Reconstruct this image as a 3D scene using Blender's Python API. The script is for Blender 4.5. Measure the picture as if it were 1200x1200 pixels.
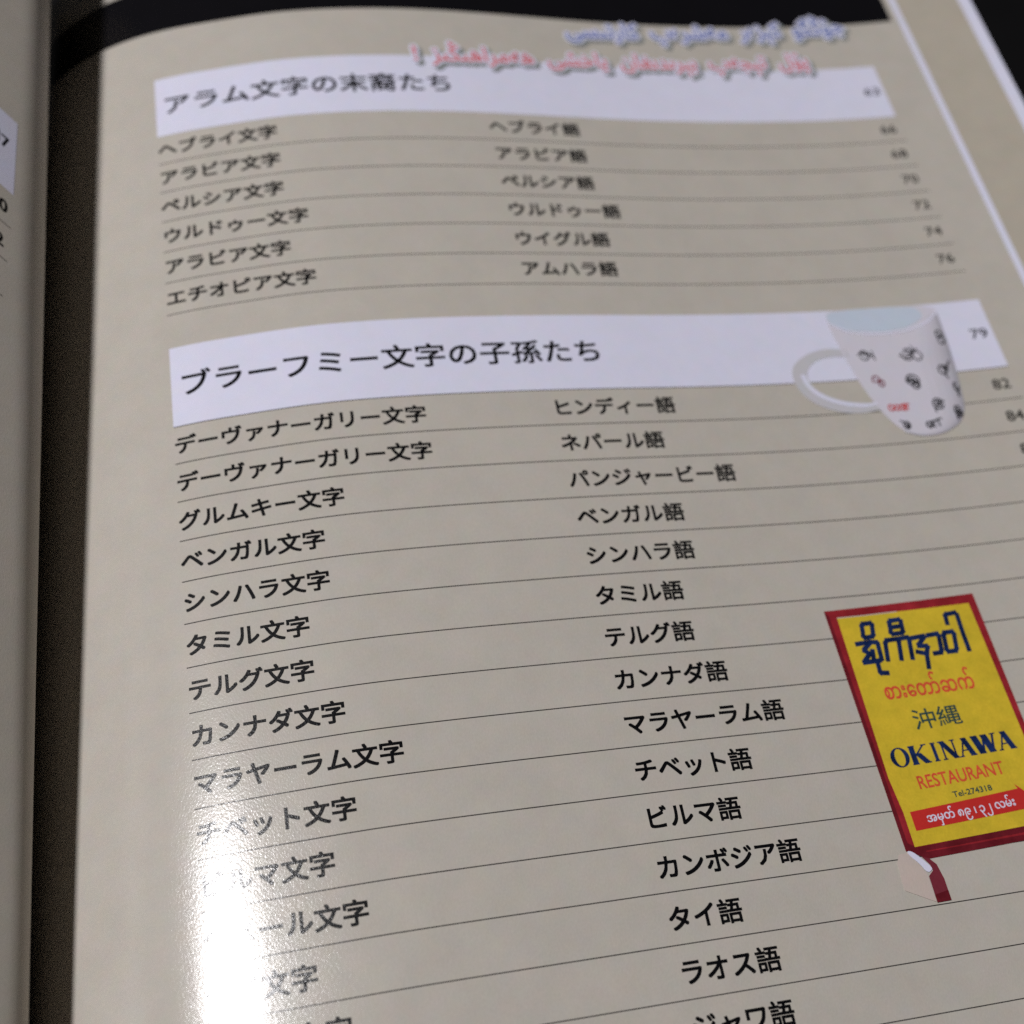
import bpy, bmesh, math
import numpy as np
from mathutils import Matrix, Vector

for o in list(bpy.data.objects):
    bpy.data.objects.remove(o)
SC = bpy.context.scene
COL = SC.collection
MM = 0.001

# ------------------------------------------------------------------ camera
ROT = np.array([[0.9674552956, -0.1747622185, 0.1829984423],
                [-0.0610130959, -0.8629642977, -0.5015675658],
                [0.2455761658, 0.4740788961, -0.8455421612]])   # rows: right, down, forward
CAM = np.array([2.634373719, -116.36791104, 172.874178776])
cam = bpy.data.cameras.new('camera')
cam_o = bpy.data.objects.new('camera', cam)
COL.objects.link(cam_o)
M = Matrix.Identity(4)
for i in range(3):
    M[i][0] = ROT[0][i]; M[i][1] = -ROT[1][i]; M[i][2] = -ROT[2][i]; M[i][3] = CAM[i]*MM
cam_o.matrix_world = M
cam.sensor_width = 36; cam.lens = 36*1460/1200
cam.clip_start = 0.005; cam.clip_end = 50
cam.dof.use_dof = True
cam.dof.focus_distance = 0.178
cam.dof.aperture_fstop = 13.5
SC.camera = cam_o

# ------------------------------------------------------------------ light of the room
w = bpy.data.worlds.new('World'); SC.world = w; w.use_nodes = True
bg = w.node_tree.nodes['Background']
bg.inputs[0].default_value = (0.90, 0.93, 1.0, 1); bg.inputs[1].default_value = 0.012
def lamp(name, pos, target, size, power, color):
    l = bpy.data.lights.new(name, 'AREA'); l.shape = 'DISK'; l.size = size; l.energy = power; l.color = color
    o = bpy.data.objects.new(name, l); COL.objects.link(o)
    o.location = pos
    o.rotation_euler = (Vector(target)-Vector(pos)).to_track_quat('-Z', 'Y').to_euler()
    return o
lamp('ceiling_lamp', (-0.85, 0.195, 1.45), (0.02, -0.02, 0), 0.185, 24.0, (1.0, 0.985, 1.0))
SC.cycles.use_denoising = False
SC.view_settings.view_transform = 'Standard'; SC.view_settings.look = 'None'
SC.view_settings.exposure = 0.0; SC.view_settings.gamma = 1.0

# ------------------------------------------------------------------ page surfaces (millimetres)
KN = np.array([-30, -15, -5, 0, 8, 18, 30, 45, 60, 80, 100, 130, 165, 195.])
TH = np.array([.99441, .65613, .43061, .3259, .20324, .18001, .05015, .00512, -.00038, -.03006, -.00285, .07775, .18572, .27827])
TW = np.array([-.00136, -.00272, -.00649, -.01555, -.02903, -.03855, -.04578, -.01739, .02609, .01883, .00892, .02108, .00182, .00091])
UG = np.linspace(-30, 200, 921)
_th = np.interp(UG, KN, TH)
_ker = np.exp(-0.5*(np.arange(-16, 17)/7.0)**2); _ker /= _ker.sum()
_th = np.convolve(np.pad(_th, 16, mode='edge'), _ker, 'valid')      # paper bends smoothly
_tw = np.convolve(np.pad(np.interp(UG, KN, TW), 16, mode='edge'), _ker, 'valid')
def _cum(a):
    c = np.concatenate([[0], np.cumsum((a[1:]+a[:-1])/2*(UG[1]-UG[0]))])
    return c-np.interp(0, UG, c)
_X, _Z, _T = _cum(np.cos(_th)), _cum(np.sin(_th)), _cum(_tw)
def right_surface(u, v):
    u = np.asarray(u, float); v = np.asarray(v, float)
    return np.stack([np.interp(u, UG, _X), -v, np.interp(u, UG, _Z)+(np.clip(v, -130, 150)-50)/100*np.interp(u, UG, _T)], -1)
_TA = np.linspace(0, 190, 1901)
_AN = np.interp(_TA, [0, 8.0, 17, 60, 110, 190], [0, .86, .9, 1.5, 1.75, 1.62])
_k2 = np.exp(-0.5*(np.arange(-12, 13)/6.0)**2); _k2 /= _k2.sum()
_AN = np.convolve(np.pad(_AN, 12, mode='edge'), _k2, 'valid')
_TX = np.concatenate([[0], np.cumsum((np.sin(_AN[1:])+np.sin(_AN[:-1]))*.05)])
_TZ = np.concatenate([[0], np.cumsum((np.cos(_AN[1:])+np.cos(_AN[:-1]))*.05)])
GX, GZ = -24.2, -20.0
def crest(v):
    k = np.clip((v+79)/166.0, -0.3, 1.3)
    return -18.2-3.58*k, 6.5-10.5*k
def left_surface(t, v):
    """t = arc length leftwards from the crest line, negative down into the gutter"""
    t = np.asarray(t, float); v = np.asarray(v, float)
    xs, zs = crest(v)
    s = np.interp(v, [-25, 60], [1.0, 0.62]); tb = 8.5*s           # the bend is tighter towards the foot
    te = np.where(t < tb, t/s, 8.5+(t-tb)); bx, bz = np.interp(8.5, _TA, _TX), np.interp(8.5, _TA, _TZ)
    ax, az = np.interp(te, _TA, _TX), np.interp(te, _TA, _TZ)
    x = xs-np.where(t < tb, s*ax, s*bx+ax-bx); z = zs+np.where(t < tb, s*az, s*bz+az-bz)
    d = np.hypot(GX-xs, GZ-zs); k = np.clip(-t/d, 0, 1)
    x = np.where(t < 0, xs+(GX-xs)*k - 2.0*k*(1-k), x); z = np.where(t < 0, zs+(GZ-zs)*k, z)
    return np.stack([x, -v, z], -1)
def normals(surf, u, v, sgn=1):
    h = 0.05
    du = surf(u+h, v)-surf(u-h, v); dv = surf(u, v-h)-surf(u, v+h)
    n = np.cross(du, dv)*sgn
    return n/np.linalg.norm(n, axis=-1, keepdims=True)

# ------------------------------------------------------------------ materials
def principled(name):
    m = bpy.data.materials.new(name); m.use_nodes = True
    return m, m.node_tree, m.node_tree.nodes['Principled BSDF']
def N(nt, t, **k):
    n = nt.nodes.new(t)
    for a, b in k.items(): setattr(n, a, b)
    return n
def paper_mat(name, col, rough=0.18, spec=0.62, mottle=0.055, bump=0.36, blotch=0.0, bscale=350):
    """coated printed paper: base colour with faint mottling, fine fibre relief shared by paper and ink"""
    m, nt, b = principled(name)
    L = nt.links.new
    tc = N(nt, 'ShaderNodeTexCoord')
    n1 = N(nt, 'ShaderNodeTexNoise'); n1.inputs['Scale'].default_value = 2600; n1.inputs['Detail'].default_value = 3
    n3 = N(nt, 'ShaderNodeTexNoise'); n3.inputs['Scale'].default_value = 160; n3.inputs['Detail'].default_value = 3
    L(tc.outputs['Object'], n1.inputs['Vector']); L(tc.outputs['Object'], n3.inputs['Vector'])
    add = N(nt, 'ShaderNodeMath', operation='ADD'); L(n1.outputs['Fac'], add.inputs[0]); L(n3.outputs['Fac'], add.inputs[1])
    mr = N(nt, 'ShaderNodeMapRange'); mr.inputs[1].default_value = 0.6; mr.inputs[2].default_value = 1.4
    mr.inputs[3].default_value = 1-mottle; mr.inputs[4].default_value = 1+mottle
    L(add.outputs[0], mr.inputs[0])
    mx = N(nt, 'ShaderNodeVectorMath', operation='SCALE'); mx.inputs[0].default_value = col
    L(mr.outputs[0], mx.inputs['Scale'])
    nc = N(nt, 'ShaderNodeTexNoise'); nc.inputs['Scale'].default_value = 420; nc.inputs['Detail'].default_value = 4
    L(tc.outputs['Object'], nc.inputs['Vector'])
    sc = N(nt, 'ShaderNodeVectorMath', operation='MULTIPLY_ADD'); sc.inputs[1].default_value = (.12, .07, .12); sc.inputs[2].default_value = (.94, .965, .94)
    L(nc.outputs['Color'], sc.inputs[0])
    mu = N(nt, 'ShaderNodeVectorMath', operation='MULTIPLY'); L(mx.outputs[0], mu.inputs[0]); L(sc.outputs[0], mu.inputs[1])
    if blotch:
        nb_ = N(nt, 'ShaderNodeTexNoise'); nb_.inputs['Scale'].default_value = bscale; nb_.inputs['Detail'].default_value = 5; nb_.inputs['Roughness'].default_value = 0.65
        L(tc.outputs['Object'], nb_.inputs['Vector'])
        rb = N(nt, 'ShaderNodeMapRange'); rb.inputs[1].default_value = 0.3; rb.inputs[2].default_value = 0.7
        rb.inputs[3].default_value = 1-blotch; rb.inputs[4].default_value = 1+blotch; L(nb_.outputs['Fac'], rb.inputs[0])
        mb = N(nt, 'ShaderNodeVectorMath', operation='SCALE'); L(mu.outputs[0], mb.inputs[0]); L(rb.outputs[0], mb.inputs['Scale'])
        L(mb.outputs[0], b.inputs['Base Color'])
    else: L(mu.outputs[0], b.inputs['Base Color'])
    # relief: short fibres slightly stretched, plus coarse waviness
    mp = N(nt, 'ShaderNodeMapping'); mp.inputs['Scale'].default_value = (1.0, 0.62, 1.0); mp.inputs['Rotation'].default_value = (0, 0, 0.5)
    L(tc.outputs['Object'], mp.inputs['Vector'])
    n2 = N(nt, 'ShaderNodeTexNoise'); n2.inputs['Scale'].default_value = 4000; n2.inputs['Detail'].default_value = 3.0
    n2.inputs['Roughness'].default_value = 0.6
    L(mp.outputs[0], n2.inputs['Vector'])
    wv = N(nt, 'ShaderNodeTexNoise'); wv.inputs['Scale'].default_value = 22; wv.inputs['Detail'].default_value = 1.0
    L(tc.outputs['Object'], wv.inputs['Vector'])
    bw = N(nt, 'ShaderNodeBump'); bw.inputs['Strength'].default_value = 0.35; bw.inputs['Distance'].default_value = 0.0012; L(wv.outputs['Fac'], bw.inputs['Height'])
    bp = N(nt, 'ShaderNodeBump'); L(bw.outputs[0], bp.inputs['Normal']); bp.inputs['Strength'].default_value = bump; bp.inputs['Distance'].default_value = 0.00006
    L(n2.outputs['Fac'], bp.inputs['Height']); L(bp.outputs[0], b.inputs['Normal'])
    b.inputs['Roughness'].default_value = rough
    b.inputs['Specular IOR Level'].default_value = spec
    return m
BEIGE = paper_mat('beige_printed_paper', (0.548, 0.506, 0.447))
FACING = paper_mat('facing_page_paper', (0.548, 0.500, 0.435), rough=0.6, spec=0.12)
BEIGE2 = paper_mat('warm_beige_printed_paper', (0.500, 0.450, 0.372))
WHITE = paper_mat('white_paper', (0.78, 0.775, 0.93), mottle=0.02)
INK = paper_mat('black_ink', (0.004, 0.004, 0.005), mottle=0.1)
GREYINK = paper_mat('thin_grey_ink', (0.055, 0.05, 0.048), mottle=0.1)
BLACKBAR = paper_mat('black_printed_paper', (0.006, 0.0055, 0.007), mottle=0.1)
NAVY = paper_mat('navy_ink', (0.010, 0.024, 0.095), mottle=0.15, blotch=0.6, bscale=500)
YELLOW = paper_mat('yellow_ink', (0.70, 0.505, 0.038), mottle=0.10, blotch=0.08, bscale=420)
REDFRAME = paper_mat('dark_red_ink', (0.31, 0.022, 0.030), mottle=0.14, blotch=0.30, bscale=260)
REDDARK = paper_mat('maroon_ink', (0.16, 0.014, 0.022), mottle=0.14, blotch=0.3, bscale=260)
REDINK = paper_mat('orange_red_ink', (0.72, 0.095, 0.045), mottle=0.08, blotch=0.12, bscale=500)
REDBAND = paper_mat('bright_red_ink', (0.60, 0.035, 0.03), mottle=0.08)
GREEN = paper_mat('dark_green_ink', (0.035, 0.075, 0.07), mottle=0.1)
BLUEINK = paper_mat('blue_ink', (0.12, 0.17, 0.45), mottle=0.05)
PINKINK = paper_mat('pinkish_red_ink', (0.72, 0.16, 0.17), mottle=0.05)
SHADEINK = paper_mat('printed_drop_shadow', (0.27, 0.285, 0.28), mottle=0.05)
MUGW = paper_mat('mug_white', (0.70, 0.67, 0.75), mottle=0.02)
MUGI = paper_mat('mug_inside', (0.60, 0.67, 0.79), mottle=0.02)
MUGR = paper_mat('mug_grey', (0.60, 0.585, 0.62), mottle=0.02)
MUGS = [paper_mat('mug_shade', tuple(c*f for c in (0.70, 0.67, 0.75)), mottle=0.02) for f in (.965, .92, .86, .78, .68, .56)]
MUGR2 = paper_mat('mug_dark_grey', (0.42, 0.40, 0.40), mottle=0.02)
PALE = paper_mat('pale_pink_print', (0.62, 0.52, 0.47), mottle=0.04)
WINE = paper_mat('wine_ink', (0.20, 0.03, 0.045), mottle=0.1)

def table_mat():
    m, nt, b = principled('black_table'); L = nt.links.new
    n = N(nt, 'ShaderNodeTexNoise'); n.inputs['Scale'].default_value = 60; n.inputs['Detail'].default_value = 5
    tc = N(nt, 'ShaderNodeTexCoord'); L(tc.outputs['Object'], n.inputs['Vector'])
    r = N(nt, 'ShaderNodeValToRGB'); r.color_ramp.elements[0].color = (0.002, 0.002, 0.0025, 1); r.color_ramp.elements[1].color = (0.006, 0.0055, 0.006, 1)
    L(n.outputs['Fac'], r.inputs[0]); L(r.outputs[0], b.inputs['Base Color'])
    b.inputs['Roughness'].default_value = 0.75; b.inputs['Specular IOR Level'].default_value = 0.15
    return m
TABLE = table_mat()
def block_mat():
    m, nt, b = principled('page_edges'); L = nt.links.new
    tc = N(nt, 'ShaderNodeTexCoord')
    mp = N(nt, 'ShaderNodeMapping'); mp.inputs['Scale'].default_value = (30, 30, 7000); L(tc.outputs['Object'], mp.inputs['Vector'])
    n = N(nt, 'ShaderNodeTexNoise'); n.inputs['Scale'].default_value = 1.0; n.inputs['Detail'].default_value = 3; L(mp.outputs[0], n.inputs['Vector'])
    r = N(nt, 'ShaderNodeValToRGB'); r.color_ramp.elements[0].color = (0.45, 0.43, 0.40, 1); r.color_ramp.elements[1].color = (0.75, 0.73, 0.70, 1)
    L(n.outputs['Fac'], r.inputs[0]); L(r.outputs[0], b.inputs['Base Color']); b.inputs['Roughness'].default_value = 0.7
    bp = N(nt, 'ShaderNodeBump'); bp.inputs['Strength'].default_value = 0.5; bp.inputs['Distance'].default_value = 0.0001
    L(n.outputs['Fac'], bp.inputs['Height']); L(bp.outputs[0], b.inputs['Normal'])
    return m
EDGES = block_mat()
COVER = paper_mat('dark_cover_board', (0.02, 0.02, 0.025), rough=0.4)

# ------------------------------------------------------------------ helpers
BASE = np.array([80.0, -40.0, -27.0])            # foot of the book on the table
book = bpy.data.objects.new('open_book', None)
COL.objects.link(book)
book.location = BASE*MM
book['label'] = 'open book with beige contents page of Japanese text, lying on a black table'
book['category'] = 'book'

def link(name, V, F, mats, parent=None, nrm=None, midx=None, label=None, smooth=True):
    me = bpy.data.meshes.new(name)
    me.from_pydata(((np.asarray(V)-BASE)*MM).tolist(), [], [list(map(int, f)) for f in F])
    for m in (mats if isinstance(mats, (list, tuple)) else [mats]): me.materials.append(m)
    if midx is not None: me.polygons.foreach_set('material_index', midx)
    if smooth: me.polygons.foreach_set('use_smooth', [True]*len(me.polygons))
    me.update()
    if nrm is not None: me.normals_split_custom_set_from_vertices(nrm.tolist())
    o = bpy.data.objects.new(name, me); COL.objects.link(o)
    o.parent = parent if parent is not None else book
    if label: o['label'] = label
    return o

SHEET = 0.11         # paper thickness in mm
def drape(name, V2, F2, mat, layer=1, surf=right_surface, parent=None, label=None, sgn=1, step=1.6, midx=None):
    """lay a flat print (u, v in mm) on the curved page; cut across the bend so that it follows it"""
    bm = bmesh.new()
    vs = [bm.verts.new((float(p[0]), float(-p[1]), float(p[2]) if len(p) > 2 else 0.0)) for p in V2]
    for i, f in enumerate(F2):
        try:
            fc = bm.faces.new([vs[k] for k in f])
            if midx is not None: fc.material_index = midx[i]
        except ValueError: pass
    us = [v.co.x for v in bm.verts]; ys = [v.co.y for v in bm.verts]
    x = math.floor(min(us)/step)*step+step
    while x < max(us):
        bmesh.ops.bisect_plane(bm, geom=bm.verts[:]+bm.edges[:]+bm.faces[:], plane_co=(x, 0, 0), plane_no=(1, 0, 0), dist=1e-5)
        x += step
    y = math.floor(min(ys)/25)*25+25
    while y < max(ys):
        bmesh.ops.bisect_plane(bm, geom=bm.verts[:]+bm.edges[:]+bm.faces[:], plane_co=(0, y, 0), plane_no=(0, 1, 0), dist=1e-5)
        y += 25
    bm.normal_update()
    for f in bm.faces:
        if f.normal.z*sgn < 0: f.normal_flip()
    bm.verts.index_update()
    P = np.array([v.co[:] for v in bm.verts]); F = [[v.index for v in f.verts] for f in bm.faces]
    mi = [f.material_index for f in bm.faces]
    bm.free()
    u, v = P[:, 0], -P[:, 1]
    n = normals(surf, u, v, sgn)
    W = surf(u, v)+n*(0.030*layer+P[:, 2:3])
    return link(name, W, F, mat, parent, n, mi, label)

def union2(parts):
    V = []; F = []
    for v, f in parts:
        k = len(V); V += list(v); F += [[i+k for i in q] for q in f]
    return V, F
def rect(u0, v0, u1, v1):
    return [(u0, v0), (u1, v0), (u1, v1), (u0, v1)], [[0, 1, 2, 3]]
def poly(p): return list(p), [list(range(len(p)))]
def chaikin(p, it=2, closed=False, r=.25):
    p = [tuple(q[:2]) for q in p]
    for _ in range(it):
        q = [] if closed else [p[0]]
        for i in range(len(p) if closed else len(p)-1):
            a, b = p[i], p[(i+1) % len(p)]
            q += [((1-r)*a[0]+r*b[0], (1-r)*a[1]+r*b[1]), (r*a[0]+(1-r)*b[0], r*a[1]+(1-r)*b[1])]
        if not closed: q.append(p[-1])
        p = q
    return p
def strokes(lines, wd):
    """ribbons of width wd along polylines with round-ish joints"""
    V = []; F = []
    for ln in lines:
        p = np.array(ln, float)
        for i in range(len(p)-1):
            d = p[i+1]-p[i]; L = np.hypot(*d)
            if L < 1e-6: continue
            d = d/L; n = np.array([-d[1], d[0]])*wd/2; e = d*wd*0.42
            k = len(V); dz = -0.0015*(k//4 % 12)
            V += [tuple(q)+(dz,) for q in (p[i]-e+n, p[i+1]+e+n, p[i+1]+e-n, p[i]-e-n)]; F.append([k, k+1, k+2, k+3])
    return V, F

_cache = {}
def glyphs(body):
    """outline mesh of a string at size 1 from the built-in interface font"""
    if body in _cache: return _cache[body]
    c = bpy.data.curves.new('t', 'FONT'); c.body = body; c.size = 1; c.resolution_u = 3
    o = bpy.data.objects.new('t', c); COL.objects.link(o)
    bpy.context.view_layer.update()
    dg = bpy.context.evaluated_depsgraph_get()
    me = bpy.data.meshes.new_from_object(o.evaluated_get(dg))
    V = np.array([v.co[:2] for v in me.vertices]) if len(me.vertices) else np.zeros((0, 2))
    F = [list(p.vertices) for p in me.polygons]
    bpy.data.objects.remove(o); bpy.data.curves.remove(c); bpy.data.meshes.remove(me)
    _cache[body] = (V, F)
    return V, F
def place(body, p0, p1, h, bold=0.0, width=None, shear=0.0, ring=4, rad=None):
    """text from baseline point p0 to p1 (u, v mm); h = em height in mm; width = advance in em (None: ink bounds)"""
    V, F = glyphs(body)
    x0, x1 = (0, width) if width else (V[:, 0].min(), V[:, 0].max())
    p0 = np.array(p0, float); p1 = np.array(p1, float); d = p1-p0; L = np.hypot(*d); d = d/L; n = np.array([d[1], -d[0]])
    sx = L/(x1-x0)
    X = (V[:, 0]-x0)*sx; Y = V[:, 1]*h
    Q = p0+np.outer(X+shear*Y, d)+np.outer(Y, n)
    if bold <= 0: return Q.tolist(), F
    parts = [(Q.tolist(), F)]
    for k in range(ring):
        a = 2*math.pi*(k+.5)/ring
        R_ = Q+np.array([math.cos(a), math.sin(a)])*bold
        parts.append((np.column_stack([R_, np.full(len(R_), -0.002*(k+1))]).tolist(), F))
    return union2(parts)

# ------------------------------------------------------------------ table
def make_table():
    bm = bmesh.new(); bmesh.ops.create_cube(bm, size=1)
    for v in bm.verts: v.co = Vector((v.co.x*1.6+0.05, v.co.y*1.3, v.co.z*0.03-0.0465))
    bmesh.ops.bevel(bm, geom=bm.edges[:], offset=0.003, segments=2, affect='EDGES')
    me = bpy.data.meshes.new('table_top'); bm.to_mesh(me); bm.free(); me.materials.append(TABLE)
    o = bpy.data.objects.new('table_top', me); COL.objects.link(o); o['kind'] = 'structure'
make_table()

# ------------------------------------------------------------------ sheets of the book
U0, U1, VT, VB = -29.6, 178.4, -118.0, 185.0
TL1 = 178.0
def sheet(name, surf, us, vs, mat, sgn, thick, off=0.0, label=None):
    uu, vv = np.meshgrid(us, vs, indexing='ij')
    n = normals(surf, uu, vv, sgn)
    P = surf(uu, vv)+n*off; Q = P-n*thick
    a, b = uu.shape
    V = np.concatenate([P.reshape(-1, 3), Q.reshape(-1, 3)]); F = []; k = a*b
    idx = np.arange(k).reshape(a, b)
    for i in range(a-1):
        for j in range(b-1):
            q = [idx[i, j], idx[i, j+1], idx[i+1, j+1], idx[i+1, j]]
            if sgn < 0: q = q[::-1]
            F.append(q); F.append([x+k for x in q[::-1]])
    per = list(idx[:, 0])+list(idx[-1, 1:])+list(idx[-2::-1, -1])+list(idx[0, -2:0:-1])
    for i in range(len(per)):
        c, d = per[i], per[(i+1) % len(per)]
        F.append([c, d, d+k, c+k] if sgn < 0 else [c+k, d+k, d, c])
    o = link(name, V, F, mat, book, None, None, label)
    me = o.data
    sh = [True]*(2*(a-1)*(b-1))+[False]*len(per)
    me.polygons.foreach_set('use_smooth', sh)
    nn = np.concatenate([n.reshape(-1, 3), -n.reshape(-1, 3)])
    loop = []
    for p in me.polygons:
        for vi in p.vertices: loop.append(nn[vi].tolist() if p.use_smooth else (0.0, 0.0, 0.0))
    me.normals_split_custom_set(loop)
    return o
usr = np.concatenate([np.arange(U0, 40, 0.8), np.arange(40, U1, 2.0), [U1]])
vsr = np.linspace(VT, VB, 62)
sheet('printed_page', right_surface, usr, vsr, BEIGE, 1, SHEET, label='beige contents page')
tsl = np.concatenate([-np.linspace(23, 0.01, 14), np.arange(0, 34, 0.8), np.arange(34, TL1, 4.0)])
sheet('facing_page', left_surface, tsl, vsr, FACING, -1, SHEET, label='beige page curling up at the gutter')
# the rest of the leaves under each page, and the cover boards
def block_right():
    us = np.concatenate([np.arange(U0, 40, 2.0), np.arange(40, U1-.6, 6.0), [U1-.6]]); vs = np.linspace(VT+.5, VB-.5, 24)
    uu, vv = np.meshgrid(us, vs, indexing='ij'); n = normals(right_surface, uu, vv)
    P = right_surface(uu, vv)-n*(SHEET+.05); Q = P.copy(); Q[..., 2] = -24.0
    Q[..., 0] = np.interp(uu, [U0, U1], [-26, P[..., 0].max()-3])
    a, b = uu.shape; k = a*b; idx = np.arange(k).reshape(a, b); F = []
    for i in range(a-1):
        for j in range(b-1):
            q = [idx[i, j], idx[i, j+1], idx[i+1, j+1], idx[i+1, j]]; F.append(q); F.append([x+k for x in q[::-1]])
    per = list(idx[:, 0])+list(idx[-1, 1:])+list(idx[-2::-1, -1])+list(idx[0, -2:0:-1])
    for i in range(len(per)):
        c, d = per[i], per[(i+1) % len(per)]; F.append([c+k, d+k, d, c])
    link('page_block', np.concatenate([P.reshape(-1, 3), Q.reshape(-1, 3)]), F, EDGES, book, smooth=False)
block_right()
sheet('leaf_stack', left_surface, np.concatenate([-np.linspace(23, 0.01, 8), np.arange(0, 34, 2.0), np.arange(34, TL1-1, 8.0)]),
      np.linspace(VT+.5, VB-.5, 24), EDGES, -1, 1.2, off=-SHEET-.06)
sheet('front_cover', left_surface, np.concatenate([-np.linspace(23, 0.01, 8), np.arange(0, 34, 2.0), np.arange(34, TL1+3, 8.0)]),
      np.linspace(VT-2, VB+2, 24), COVER, -1, 0.9, off=-SHEET-1.4)
def back_cover():
    bm = bmesh.new(); bmesh.ops.create_cube(bm, size=1)
    for v in bm.verts: v.co = Vector((v.co.x*206+76, v.co.y*307-33.5, v.co.z*2.6-25.5))
    bmesh.ops.bevel(bm, geom=bm.edges[:], offset=0.4, segments=2, affect='EDGES')
    V = np.array([v.co[:] for v in bm.verts]); bm.verts.index_update(); F = [[v.index for v in f.verts] for f in bm.faces]; bm.free()
    link('back_cover', V, F, COVER, book, smooth=False)
back_cover()

# ------------------------------------------------------------------ print: bars and borders
drape('header_bar', *rect(-29.4, -106.6, 159.0, -93.3), BLACKBAR, 1, label='black printed bar across the top')
drape('side_column', *rect(161.2, -117.8, 176.0, 184.8), BEIGE2, 1, label='warmer beige column down the outer edge')
drape('margin_line', *rect(160.45, -117.8, 161.85, 184.8), WHITE, 2, label='narrow white line')
drape('outer_border', *rect(175.7, -117.8, 178.38, 184.8), WHITE, 2, label='white border at the outer edge')
# ------------------------------------------------------------------ print: the contents table
W_ = 150.28
PITCH, ROW = 3.71, 7.0
S0, M0 = -0.12, 61.92
EM, BOLD = 3.52, 0.112
V1 = -64.875
def jp(name, s, u, vc, pitch=PITCH, em=EM, bold=BOLD, mat=None, parent=None, layer=2):
    Vb = vc+0.38*em
    V, F = place(s, (u, Vb), (u+pitch*len(s), Vb), em, bold, width=len(s))
    return drape(name, V, F, mat or INK, layer, parent=parent)
def number(s, vc, parent=None, layer=2):
    V, F = place(s, (145.75, vc+1.08), (149.1, vc+1.08), 3.05, 0.04)
    return drape('page_number', V, F, INK, layer, parent=parent)
def rule(v, wd=0.12, u1=W_, parent=None):
    drape('rule_line', *rect(0, v-wd/2, u1, v+wd/2), GREYINK, 2, parent=parent)
def band(v0, v1, text, nch, num):
    b = drape('heading_band', *rect(0, v0, W_, v1), WHITE, 1)
    vc = (v0+v1)/2
    jp('heading_lettering', text, 1.2, vc-0.1, pitch=5.56, em=5.05, bold=0.12, parent=b, layer=2)
    number(num, vc-0.1, b, 2)
    b['label'] = 'white heading band with page number '+num
    return b
band(V1-15.03, V1, 'アラム文字の末裔たち', 10, '63')
band(-15.8, 0.0, 'ブラーフミー文字の子孫たち', 13, '79')
rule(0.0)
A = [('ヘブライ文字', 'ヘブライ語', '66'), ('アラビア文字', 'アラビア語', '68'), ('ペルシア文字', 'ペルシア語', '70'),
     ('ウルドゥー文字', 'ウルドゥー語', '72'), ('アラビア文字', 'ウイグル語', '74'), ('エチオピア文字', 'アムハラ語', '76')]
Bt = [('デーヴァナーガリー文字', 'ヒンディー語', '82'), ('デーヴァナーガリー文字', 'ネパール語', '84'), ('グルムキー文字', 'パンジャービー語', '86'),
      ('ベンガル文字', 'ベンガル語', ''), ('シンハラ文字', 'シンハラ語', ''), ('タミル文字', 'タミル語', ''), ('テルグ文字', 'テルグ語', ''),
      ('カンナダ文字', 'カンナダ語', ''), ('マラヤーラム文字', 'マラヤーラム語', ''), ('チベット文字', 'チベット語', ''), ('ビルマ文字', 'ビルマ語', ''),
      ('クメール文字', 'カンボジア語', ''), ('タイ文字', 'タイ語', ''), ('ラオス文字', 'ラオス語', ''), ('ジャワ文字', 'ジャワ語', '')]
for i, (a, b_, n) in enumerate(A):
    vc = V1+ROW*i+3.5
    jp('script_name', a, S0, vc); jp('language_name', b_, M0, vc); number(n, vc)
    rule(V1+ROW*(i+1))
for i, (a, b_, n) in enumerate(Bt):
    vc = ROW*i+3.58
    jp('script_name', a, S0, vc); jp('language_name', b_, M0, vc)
    if n: number(n, vc)
    rule(ROW*(i+1), 0.14)

# ------------------------------------------------------------------ print: Uyghur lines at the top, white-edged with drop shadow
FORMS = {'ج': 'ﺝﺞﺟﺠ', 'ۇ': 'ﯗﯘ', 'ڭ': 'ﯓﯔﯕﯖ', 'گ': 'ﮒﮓﮔﮕ', 'و': 'ﻭﻮ', 'ك': 'ﻙﻚﻛﻜ', 'ې': 'ﯤﯥﯦﯧ', 'ز': 'ﺯﺰ', 'ە': 'ﻩﻪ', 'ر': 'ﺭﺮ',
         'م': 'ﻡﻢﻣﻤ', 'ش': 'ﺵﺶﺷﺸ', 'پ': 'ﭖﭗﭘﭙ', 'ا': 'ﺍﺎ', 'ت': 'ﺕﺖﺗﺘ', 'ى': 'ﻯﻰﯨﯩ', 'س': 'ﺱﺲﺳﺴ', 'ل': 'ﻝﻞﻟﻠ', 'ب': 'ﺏﺐﺑﺒ', 'د': 'ﺩﺪ',
         'غ': 'ﻍﻎﻏﻐ', 'ن': 'ﻥﻦﻧﻨ', 'ي': 'ﻱﻲﻳﻴ', 'خ': 'ﺥﺦﺧﺨ', 'ھ': 'ﮪﮫﮬﮭ'}
def shape_rtl(s):
    out = []
    for i, c in enumerate(s):
        f = FORMS.get(c)
        if not f: out.append(c); continue
        prev = i > 0 and len(FORMS.get(s[i-1], '')) == 4
        nxt = i+1 < len(s) and s[i+1] in FORMS and len(f) == 4
        out.append(f[3] if prev and nxt else f[1] if prev else f[2] if nxt else f[0])
    return ''.join(reversed(out))
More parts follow.
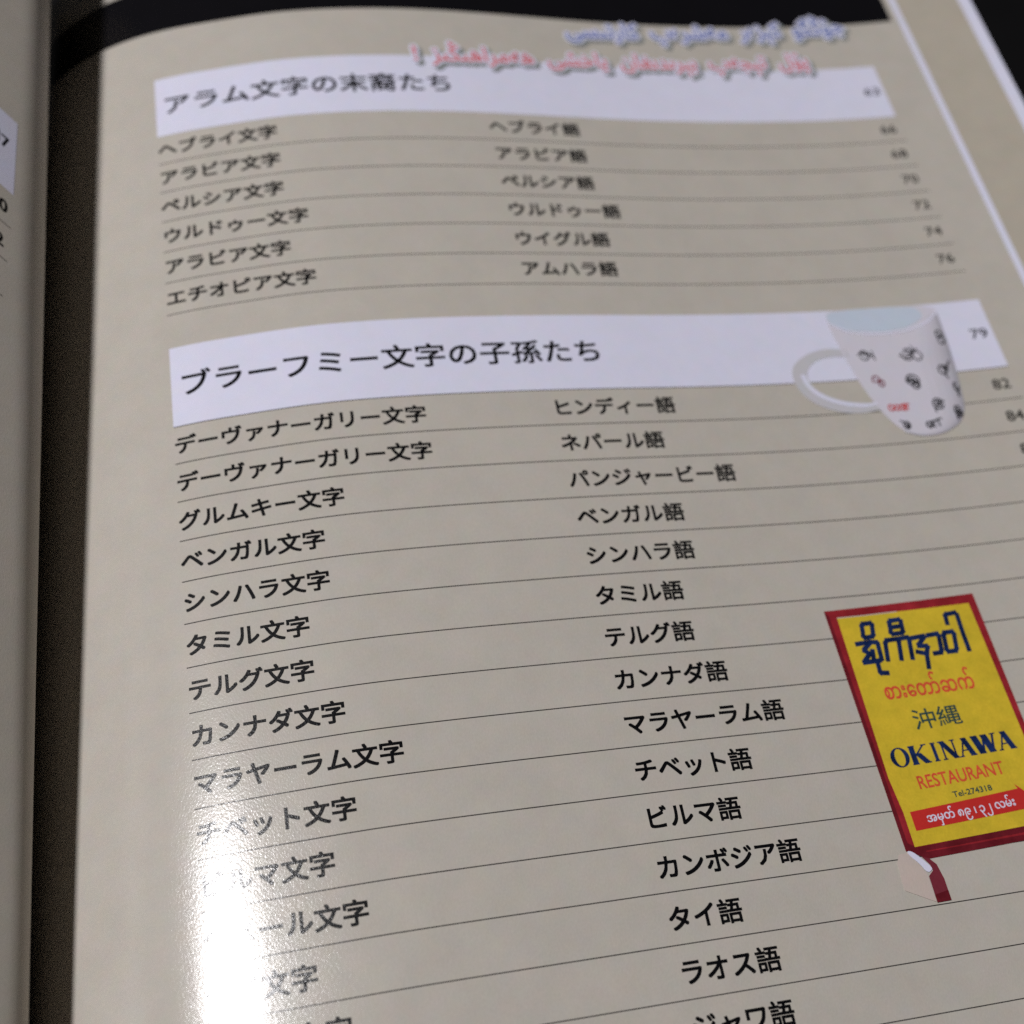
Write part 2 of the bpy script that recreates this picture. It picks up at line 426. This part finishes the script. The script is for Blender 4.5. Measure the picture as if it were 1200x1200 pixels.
def haloed(name, text, p0, p1, h, mat, label):
    s = shape_rtl(text).replace(' ', '  ')
    sh = place(s, (p0[0]+0.75, p0[1]+0.8), (p1[0]+0.75, p1[1]+0.8), h, 0.62, ring=14)
    o = drape(name, *place(s, p0, p1, h, 0.09, ring=5), mat, 6, label=label)
    V, F = place(s, p0, p1, h, 0.62, ring=14); V2, F2 = place(s, p0, p1, h, 0.33, ring=10)
    V2 = [(p[0], p[1], (p[2] if len(p) > 2 else 0)-0.003-0.001) for p in V2]
    drape('lettering_shadow', *sh, SHADEINK, 3.6, parent=o, step=3)
    drape('lettering_outline', *union2([(V, F), (V2, F2)]), WHITE, 5, parent=o, step=3)
    return o
haloed('decorative_lettering', 'جۇڭگو كېزەر مەشرەپ كارتىسى', (83.2, -88.1), (147.2, -90.9), 6.2, BLUEINK, 'blue lettering with white outline')
haloed('decorative_lettering', 'پۇل تېجەپ بېرىدىغان ياخشى ھەمراھىڭىز !', (50.0, -78.5), (135.8, -80.8), 5.8, PINKINK, 'red lettering with white outline')

# ------------------------------------------------------------------ print: the photo of a mug
mug = drape('mug_picture', *poly(chaikin([(118.47, -14.0), (118.55, -11.27), (119.1, -6.89), (119.79, -2.35), (120.8, 1.7), (121.7, 4.82), (123.2, 8.39), (125.5, 11.78),
    (128.52, 13.04), (132.85, 12.81), (136.58, 11.09), (138.64, 8.21), (139.6, 3.04), (140.33, -3.2), (140.76, -8.7), (141.06, -13.39), (140.6, -15.2), (136, -15.9), (124, -15.9), (119.0, -15.6)], 2, True)),
    MUGW, 3, label='printed picture of a white mug covered in black letters')
drape('mug_inside', *poly(chaikin([(118.47, -14.29), (119.31, -15.3), (123.15, -15.75), (130.45, -15.75), (136.0, -15.6), (137.6, -14.6), (137.9, -13.4),
    (137.2, -12.4), (134.5, -10.99), (130.83, -10.34), (126.41, -10.4), (122.2, -11.0), (119.3, -12.3)], 2, True)), MUGI, 4, parent=mug)
ho = [(120.07, -6.83), (116.25, -7.3), (112.41, -6.39), (109.22, -4.33), (107.98, -2.18), (107.96, 0.43), (109.33, 3.53), (112.14, 5.63), (115.57, 6.93), (119.34, 7.21), (122.65, 6.63)]
hi = [(120.49, -5.08), (117.24, -5.43), (114.12, -4.95), (111.93, -3.52), (110.79, -1.6), (111.08, 0.83), (113.04, 2.9), (116.33, 4.43), (120.02, 5.05), (121.2, 5.1), (122.27, 4.87)]
def ring_strip(a, b): return a+b, [[i, i+1, len(a)+i+1, len(a)+i] for i in range(len(a)-1)]
drape('mug_handle', *ring_strip(chaikin(ho), chaikin(hi)), MUGR, 3, parent=mug)
mid = [((2*a[0]+3*b[0])/5, (2*a[1]+3*b[1])/5) for a, b in zip(ho, hi)]
hi2 = [((a[0]+9*b[0])/10, (a[1]+9*b[1])/10) for a, b in zip(ho, hi)]
drape('handle_highlight', *ring_strip(chaikin(mid[4:]), chaikin(hi2[4:])), WHITE, 4, parent=mug)
edge = chaikin([(140.9, -13.6), (140.76, -8.7), (140.33, -3.2), (139.6, 3.04), (138.64, 8.21), (136.58, 11.09), (132.85, 12.81), (128.52, 13.04), (125.5, 11.78)])
cen = np.array([129.5, -1.0])
def inset(a, f): return [tuple(np.array(q)+(np.array([cen[0], q[1]*.82])-np.array(q))*f*w_) for q, w_ in zip(a, np.interp(np.arange(len(a)), [0, len(a)*.25, len(a)*.6, len(a)-1], [.35, 1, 1, .12]))]
for k, (f, m_) in enumerate(((.62, MUGS[0]), (.45, MUGS[1]), (.31, MUGS[2]), (.20, MUGS[3]), (.115, MUGS[4]), (.05, MUGS[5]))):
    drape('mug_shading', *ring_strip(edge, inset(edge, f)), m_, 3.6+.25*k, parent=mug)
rim = chaikin([(118.8, -12.9), (122.2, -10.75), (126.4, -10.1), (130.8, -10.05), (134.8, -10.7), (138.6, -12.0), (140.7, -13.9)])
drape('mug_rim', *ring_strip(rim, [(a, b+.45) for a, b in rim]), WHITE, 5.2, parent=mug)
def arc(cx, cy, rx, ry, a0, a1, n=9):
    return [(cx+rx*math.cos(math.radians(a0+(a1-a0)*k/n)), cy+ry*math.sin(math.radians(a0+(a1-a0)*k/n))) for k in range(n+1)]
def scribble(u, v, lines, mat=INK, wd=0.26, sx=1.0, sy=1.0):
    drape('mug_letter', *strokes([[(u+a*sx, v+b*sy) for a, b in l] for l in lines], wd), mat, 6, parent=mug, step=3)
CURL = [arc(-.2, 0, .9, 1.0, -210, 80), arc(.1, -.2, .45, .5, 0, 330), [(-1.5, .1), (-.6, .1), (.2, -.3)]]
scribble(123.5, -5.3, [arc(-.2, .1, .9, 1.0, -160, 160), [(-1.4, -.1), (-.4, -.4), (.4, .1)], arc(-.1, -.5, .4, .4, 0, 300), [(.7, -.4), (1.1, .4), (1.6, .2)], [(1.5, -.7), (1.6, 1.2)]])
scribble(132.6, -4.9, [arc(-.9, .2, 1.1, 1.2, -100, 200), [(-2.4, .3), (-1.2, .9), (0, .3)], arc(-.6, -.5, .6, .6, 0, 330), arc(1.0, .6, .9, 1.0, -150, 170), [(.4, -1.6), (.7, -.4)], [(.1, -.4), (1.3, -.9)]])
scribble(139.5, -7.9, [arc(0, -.8, .55, .8, -200, 120), arc(0, .6, .6, .9, -160, 170), [(-.5, -.2), (.6, -.5)]], wd=.3)
scribble(124.1, 0.6, [arc(-.3, -.2, .7, .9, -200, 60), arc(.5, .5, .55, .7, -160, 160), [(-.6, .1), (.6, .2)]], WINE, .28)
scribble(130.8, 1.2, [arc(0, -.1, 1.2, 1.3, -190, 60), arc(-.2, .1, .7, .7, 0, 350), arc(.3, .9, .7, .7, -120, 200), [(-1.2, -.4), (1.0, .2)]], wd=.32)
scribble(137.7, -0.8, [arc(-.3, .1, .8, 1.0, 0, 340), [(.2, .4), (1.0, -.9), (1.5, -1.7)], [(.3, -.2), (1.3, -1.2)], [(-.2, .8), (.1, 2.0)], arc(.3, -.2, .5, .5, 0, 300)], wd=.3)
scribble(138.6, 3.8, [arc(0, -.5, .35, .9, 0, 300), [(0, .2), (-.1, 1.4)]], wd=.36)
scribble(126.2, 6.5, [arc(-1.5, 0, .5, .6, 0, 340), arc(-.4, .1, .45, .55, 0, 340), arc(.5, .1, .4, .5, 20, 320), [(.9, -.4), (1.0, .7)], [(1.1, -.4), (1.2, .7)], [(.8, -.5), (2.0, -.5)], [(1.6, -.5), (1.6, .6)]], REDBAND, .27)
scribble(133.9, 6.5, [arc(0, 0, 1.0, 1.1, 20, 330), arc(.1, -.1, .45, .5, 0, 340), [(-.9, .7), (-.9, 1.6)], [(-.4, .3), (1.2, -.5)]], wd=.3)
scribble(137.1, 8.5, [arc(0, 0, .6, 1.2, 0, 330), arc(.05, .1, .25, .5, 0, 340), [(-.5, 1.0), (-.6, 1.6)]], wd=.34)
scribble(126.4, 10.3, [arc(0, .1, .6, .75, 0, 350), arc(.1, .2, .25, .3, 0, 340), [(-.9, -.9), (-.6, -.7)]], wd=.28)
scribble(131.6, 10.6, [arc(-.9, .1, .55, .6, 0, 340), [(-.9, .2), (-.5, .3)], [(0, -.5), (0, .7)], [(-.4, -.5), (.7, -.7)], [(.9, -.7), (1.0, .5)], [(.5, -.7), (1.7, -1.0)]], wd=.3)

# ------------------------------------------------------------------ print: the photo of a restaurant sign
sign = drape('sign_picture', *poly([(99.5, 44.29), (126.4, 43.73), (127.0, 83.7), (103.5, 84.5), (100.3, 83.0)]), REDFRAME, 3,
             label='printed picture of a yellow restaurant sign in a red frame')
drape('frame_edge', *ring_strip([(99.5, 44.29), (100.3, 83.0), (103.5, 84.5), (127.0, 83.75)], [(100.15, 45.2), (100.95, 81.9), (103.6, 83.5), (126.9, 83.0)]), REDDARK, 4, parent=sign)
drape('frame_edge', *poly([(101.87, 82.71), (125.8, 81.6), (125.9, 82.6), (103.0, 83.35)]), REDDARK, 4, parent=sign)
panel = drape('sign_panel', *poly([(101.37, 45.62), (125.05, 45.38), (125.8, 70), (126.0, 81.6), (120.34, 81.93), (101.87, 82.6), (101.84, 77.45), (101.26, 72.1)]), YELLOW, 5, parent=sign)
drape('panel_highlight', *strokes([[(101.4, 45.65), (106, 45.62), (112, 45.5)]], 0.16), PALE, 6, parent=sign)
H = [[(105.24, 47.08), (107.05, 47.03), (106.58, 49.33), (104.81, 49.46), (105.24, 47.08)],
     [(103.34, 50.37), (105.8, 50.24), (104.1, 51.55), (104.99, 52.16), (103.63, 53.4)],
     [(105.8, 50.24), (106.9, 50.42), (106.8, 51.89), (106.66, 53.46), (103.57, 53.57)], [(105.59, 51.76), (105.3, 53.41)],
     [(105.77, 54.0), (105.69, 55.54), (106.89, 55.67)],
     [(110.14, 47.0), (112.17, 46.89), (111.9, 49.26), (109.75, 49.28), (110.14, 47.0)], [(109.94, 48.11), (112.07, 48.08)],
     [(107.7, 53.51), (108.31, 50.25), (110.69, 50.19), (110.04, 53.61)], [(110.69, 50.19), (112.56, 50.08), (111.97, 53.67)],
     [(113.01, 50.32), (115.45, 50.14), (113.6, 51.75), (115.27, 51.94), (114.65, 53.2), (113.18, 52.73)], [(114.65, 53.2), (114.18, 55.51)],
     [(115.93, 50.14), (117.86, 50.04), (117.29, 53.28), (116.02, 53.32)],
     [(118.73, 50.01), (120.59, 49.98), (119.97, 53.29), (118.24, 53.27), (118.73, 50.01)],
     [(120.03, 48.48), (120.2, 46.91), (122.28, 46.76), (122.11, 50.16), (122.09, 53.36)]]
drape('sign_heading', *strokes([chaikin(h, 1, False, .13) if h[0] != h[-1] else chaikin(h[:-1], 1, True, .13)+[chaikin(h[:-1], 1, True, .13)[0]] for h in H], 0.80), NAVY, 6, parent=sign)
drape('sign_lettering', *place('စားေတာ်ဆက်', (105.3, 59.95), (120.8, 59.75), 3.6, 0.07), REDINK, 6, parent=sign)
drape('sign_lettering', *place('沖縄', (108.5, 65.05), (116.6, 64.9), 3.5, 0.05), GREEN, 6, parent=sign)
# serif capitals: thick (T) and thin (t) bars on a unit cell, x right, y up
def bar(x0, y0, x1, y1, a): return [(x0-a/2, y0), (x0+a/2, y0), (x1+a/2, y1), (x1-a/2, y1)]
def serif(x, y, a=.36): return [(x-a/2, y-.035), (x+a/2, y-.035), (x+a/2, y+.035), (x-a/2, y+.035)]
T_, t_ = .29, .09
LET = {'K': [bar(.18, 0, .18, 1, T_), bar(.25, .42, .86, 1, t_+.03), bar(.82, 0, .42, .58, T_+.05), serif(.18, .03), serif(.18, .97), serif(.84, .03, .34), serif(.84, .97, .3)],
       'I': [bar(.5, 0, .5, 1, T_+.04), serif(.5, .03, .5), serif(.5, .97, .5)],
       'N': [bar(.16, 0, .16, 1, t_+.02), bar(.84, 0, .16, 1, T_+.06), bar(.84, 0, .84, 1, t_+.02), serif(.14, .03, .28), serif(.1, .97, .26), serif(.84, .97, .3)],
       'A': [bar(.1, 0, .5, 1, t_+.02), bar(.84, 0, .48, 1, T_+.06), [(.24, .3), (.7, .3), (.7, .37), (.24, .37)], serif(.1, .03, .28), serif(.84, .03, .4)],
       'W': [bar(.28, 0, .08, 1, T_+.02), bar(.32, 0, .52, 1, t_+.02), bar(.74, 0, .52, 1, T_+.02), bar(.76, 0, .96, 1, t_+.02), serif(.08, .97, .32), serif(.95, .97, .26)]}
ob = []
for k in range(28):
    a0, a1 = 2*math.pi*k/28, 2*math.pi*(k+1)/28
    def pt(a, r, q): return (.5+r*math.cos(a), .5+q*math.sin(a))
    ob.append([pt(a0, .5, .53), pt(a1, .5, .53), pt(a1, .26, .46), pt(a0, .26, .46)])
LET['O'] = ob
def serif_word(word, p0, p1, h, widths):
    p0 = np.array(p0, float); p1 = np.array(p1, float); L = np.hypot(*(p1-p0)); d = (p1-p0)/L; n = np.array([d[1], -d[0]])
    tot = sum(widths); x = 0; V = []; F = []
    for c, wd in zip(word, widths):
        for q in LET[c]:
            k = len(V)
            for a, b in q: V.append(tuple(p0+d*(x+a*wd*.95)*L/tot+n*b*h)+(-0.0015*(k//4 % 12),))
            F.append([k, k+1, k+2, k+3])
        x += wd
    return V, F
drape('sign_lettering', *serif_word('OKINAWA', (102.7, 70.75), (124.0, 70.15), 2.95, (1.1, 1.12, .62, 1.0, .95, 1.3, 1.0)), NAVY, 6, parent=sign)
drape('sign_lettering', *place('RESTAURANT', (105.85, 74.35), (120.45, 73.75), 2.85, 0.05), REDINK, 6, parent=sign)
drape('sign_lettering', *place('Tel-274318', (110.75, 76.25), (117.35, 75.98), 1.25, 0.035), GREEN, 6, parent=sign)
drape('sign_band', *poly([(102.9, 77.5), (121.45, 76.3), (121.1, 75.5), (122.5, 76.9), (125.0, 77.3), (124.9, 79.3), (102.95, 80.35)]), REDBAND, 6, parent=sign)
drape('band_lettering', *place('အမှတ် ၈၉ ၊ ၃၂ လမ်း', (105.3, 79.35), (120.2, 78.7), 1.75, 0.03), WHITE, 7, parent=sign)
drape('sign_foot', *poly([(99.03, 83.35), (100.45, 83.28), (101.66, 84.94), (102.51, 86.78), (102.55, 90.6), (98.19, 88.4), (98.34, 84.5)]), PALE, 4, parent=sign)
drape('sign_foot_front', *poly([(102.45, 84.06), (103.52, 84.44), (104.41, 85.43), (104.85, 87.59), (104.87, 90.65), (102.58, 90.69), (102.6, 86.92), (103.5, 86.24), (103.35, 85.34)]), WINE, 5, parent=sign)
drape('sign_foot_front', *poly([(102.55, 89.6), (104.86, 89.2), (104.87, 90.65), (102.58, 90.69)]), REDDARK, 6, parent=sign)
drape('foot_highlight', *poly(chaikin([(100.4, 82.95), (101.3, 83.2), (102.3, 84.3), (103.4, 85.6), (103.5, 86.1), (102.55, 86.5), (101.7, 84.9), (100.5, 83.6)], 2, True)), WHITE, 6, parent=sign)

# ------------------------------------------------------------------ print on the facing page
LS = dict(surf=left_surface, sgn=-1, step=1.2)
LS = dict(surf=left_surface, sgn=-1, step=1.2)
SK = -0.42            # the facing leaf is pulled askew, so its print runs at a slant
def sk(t, v): return (t, v+SK*(t-8.8))
fb = drape('heading_band', *poly([sk(8.7, -54.6), sk(40, -54.6), sk(90, -54.6), sk(90, -39.0), sk(40, -39.0), sk(9.0, -39.0)]), WHITE, 1, label='white heading band on the facing page', **LS)
def lnum(ch, t, v, h=3.4, w=1.35, parent=None):
    V, F = glyphs(ch); x0, x1 = V[:, 0].min(), V[:, 0].max()
    X = (V[:, 0]-x0)/(x1-x0); Q = [sk(t-w*a, v-h*b) for a, b in zip(X, V[:, 1])]
    Q2 = [(a+.1, b, -.002) for a, b in Q]; Q3 = [(a, b+.12, -.004) for a, b in Q]
    VV, FF = union2([(Q, F), (Q2, F), (Q3, F)])
    drape('page_number', VV, FF, INK, 2, parent=parent, **LS)
lnum('1', 12.2, -47.6, w=.3, parent=fb); lnum('7', 11.5, -47.3, parent=fb)
rows = [('20', -34.2), ('22', -27.2), ('24', -20.2), ('26', -13.2)]
for k, (num, v) in enumerate(rows):
    t = 0.45*k
    lnum(num[0], 12.9+t, v); lnum(num[1], 11.4+t, v)
    drape('rule_line', [sk(9.35+t, v+2.2), sk(60, v+2.2), sk(60, v+2.35), sk(9.35+t, v+2.35)], [[0, 1, 2, 3]], GREYINK, 2, **LS)
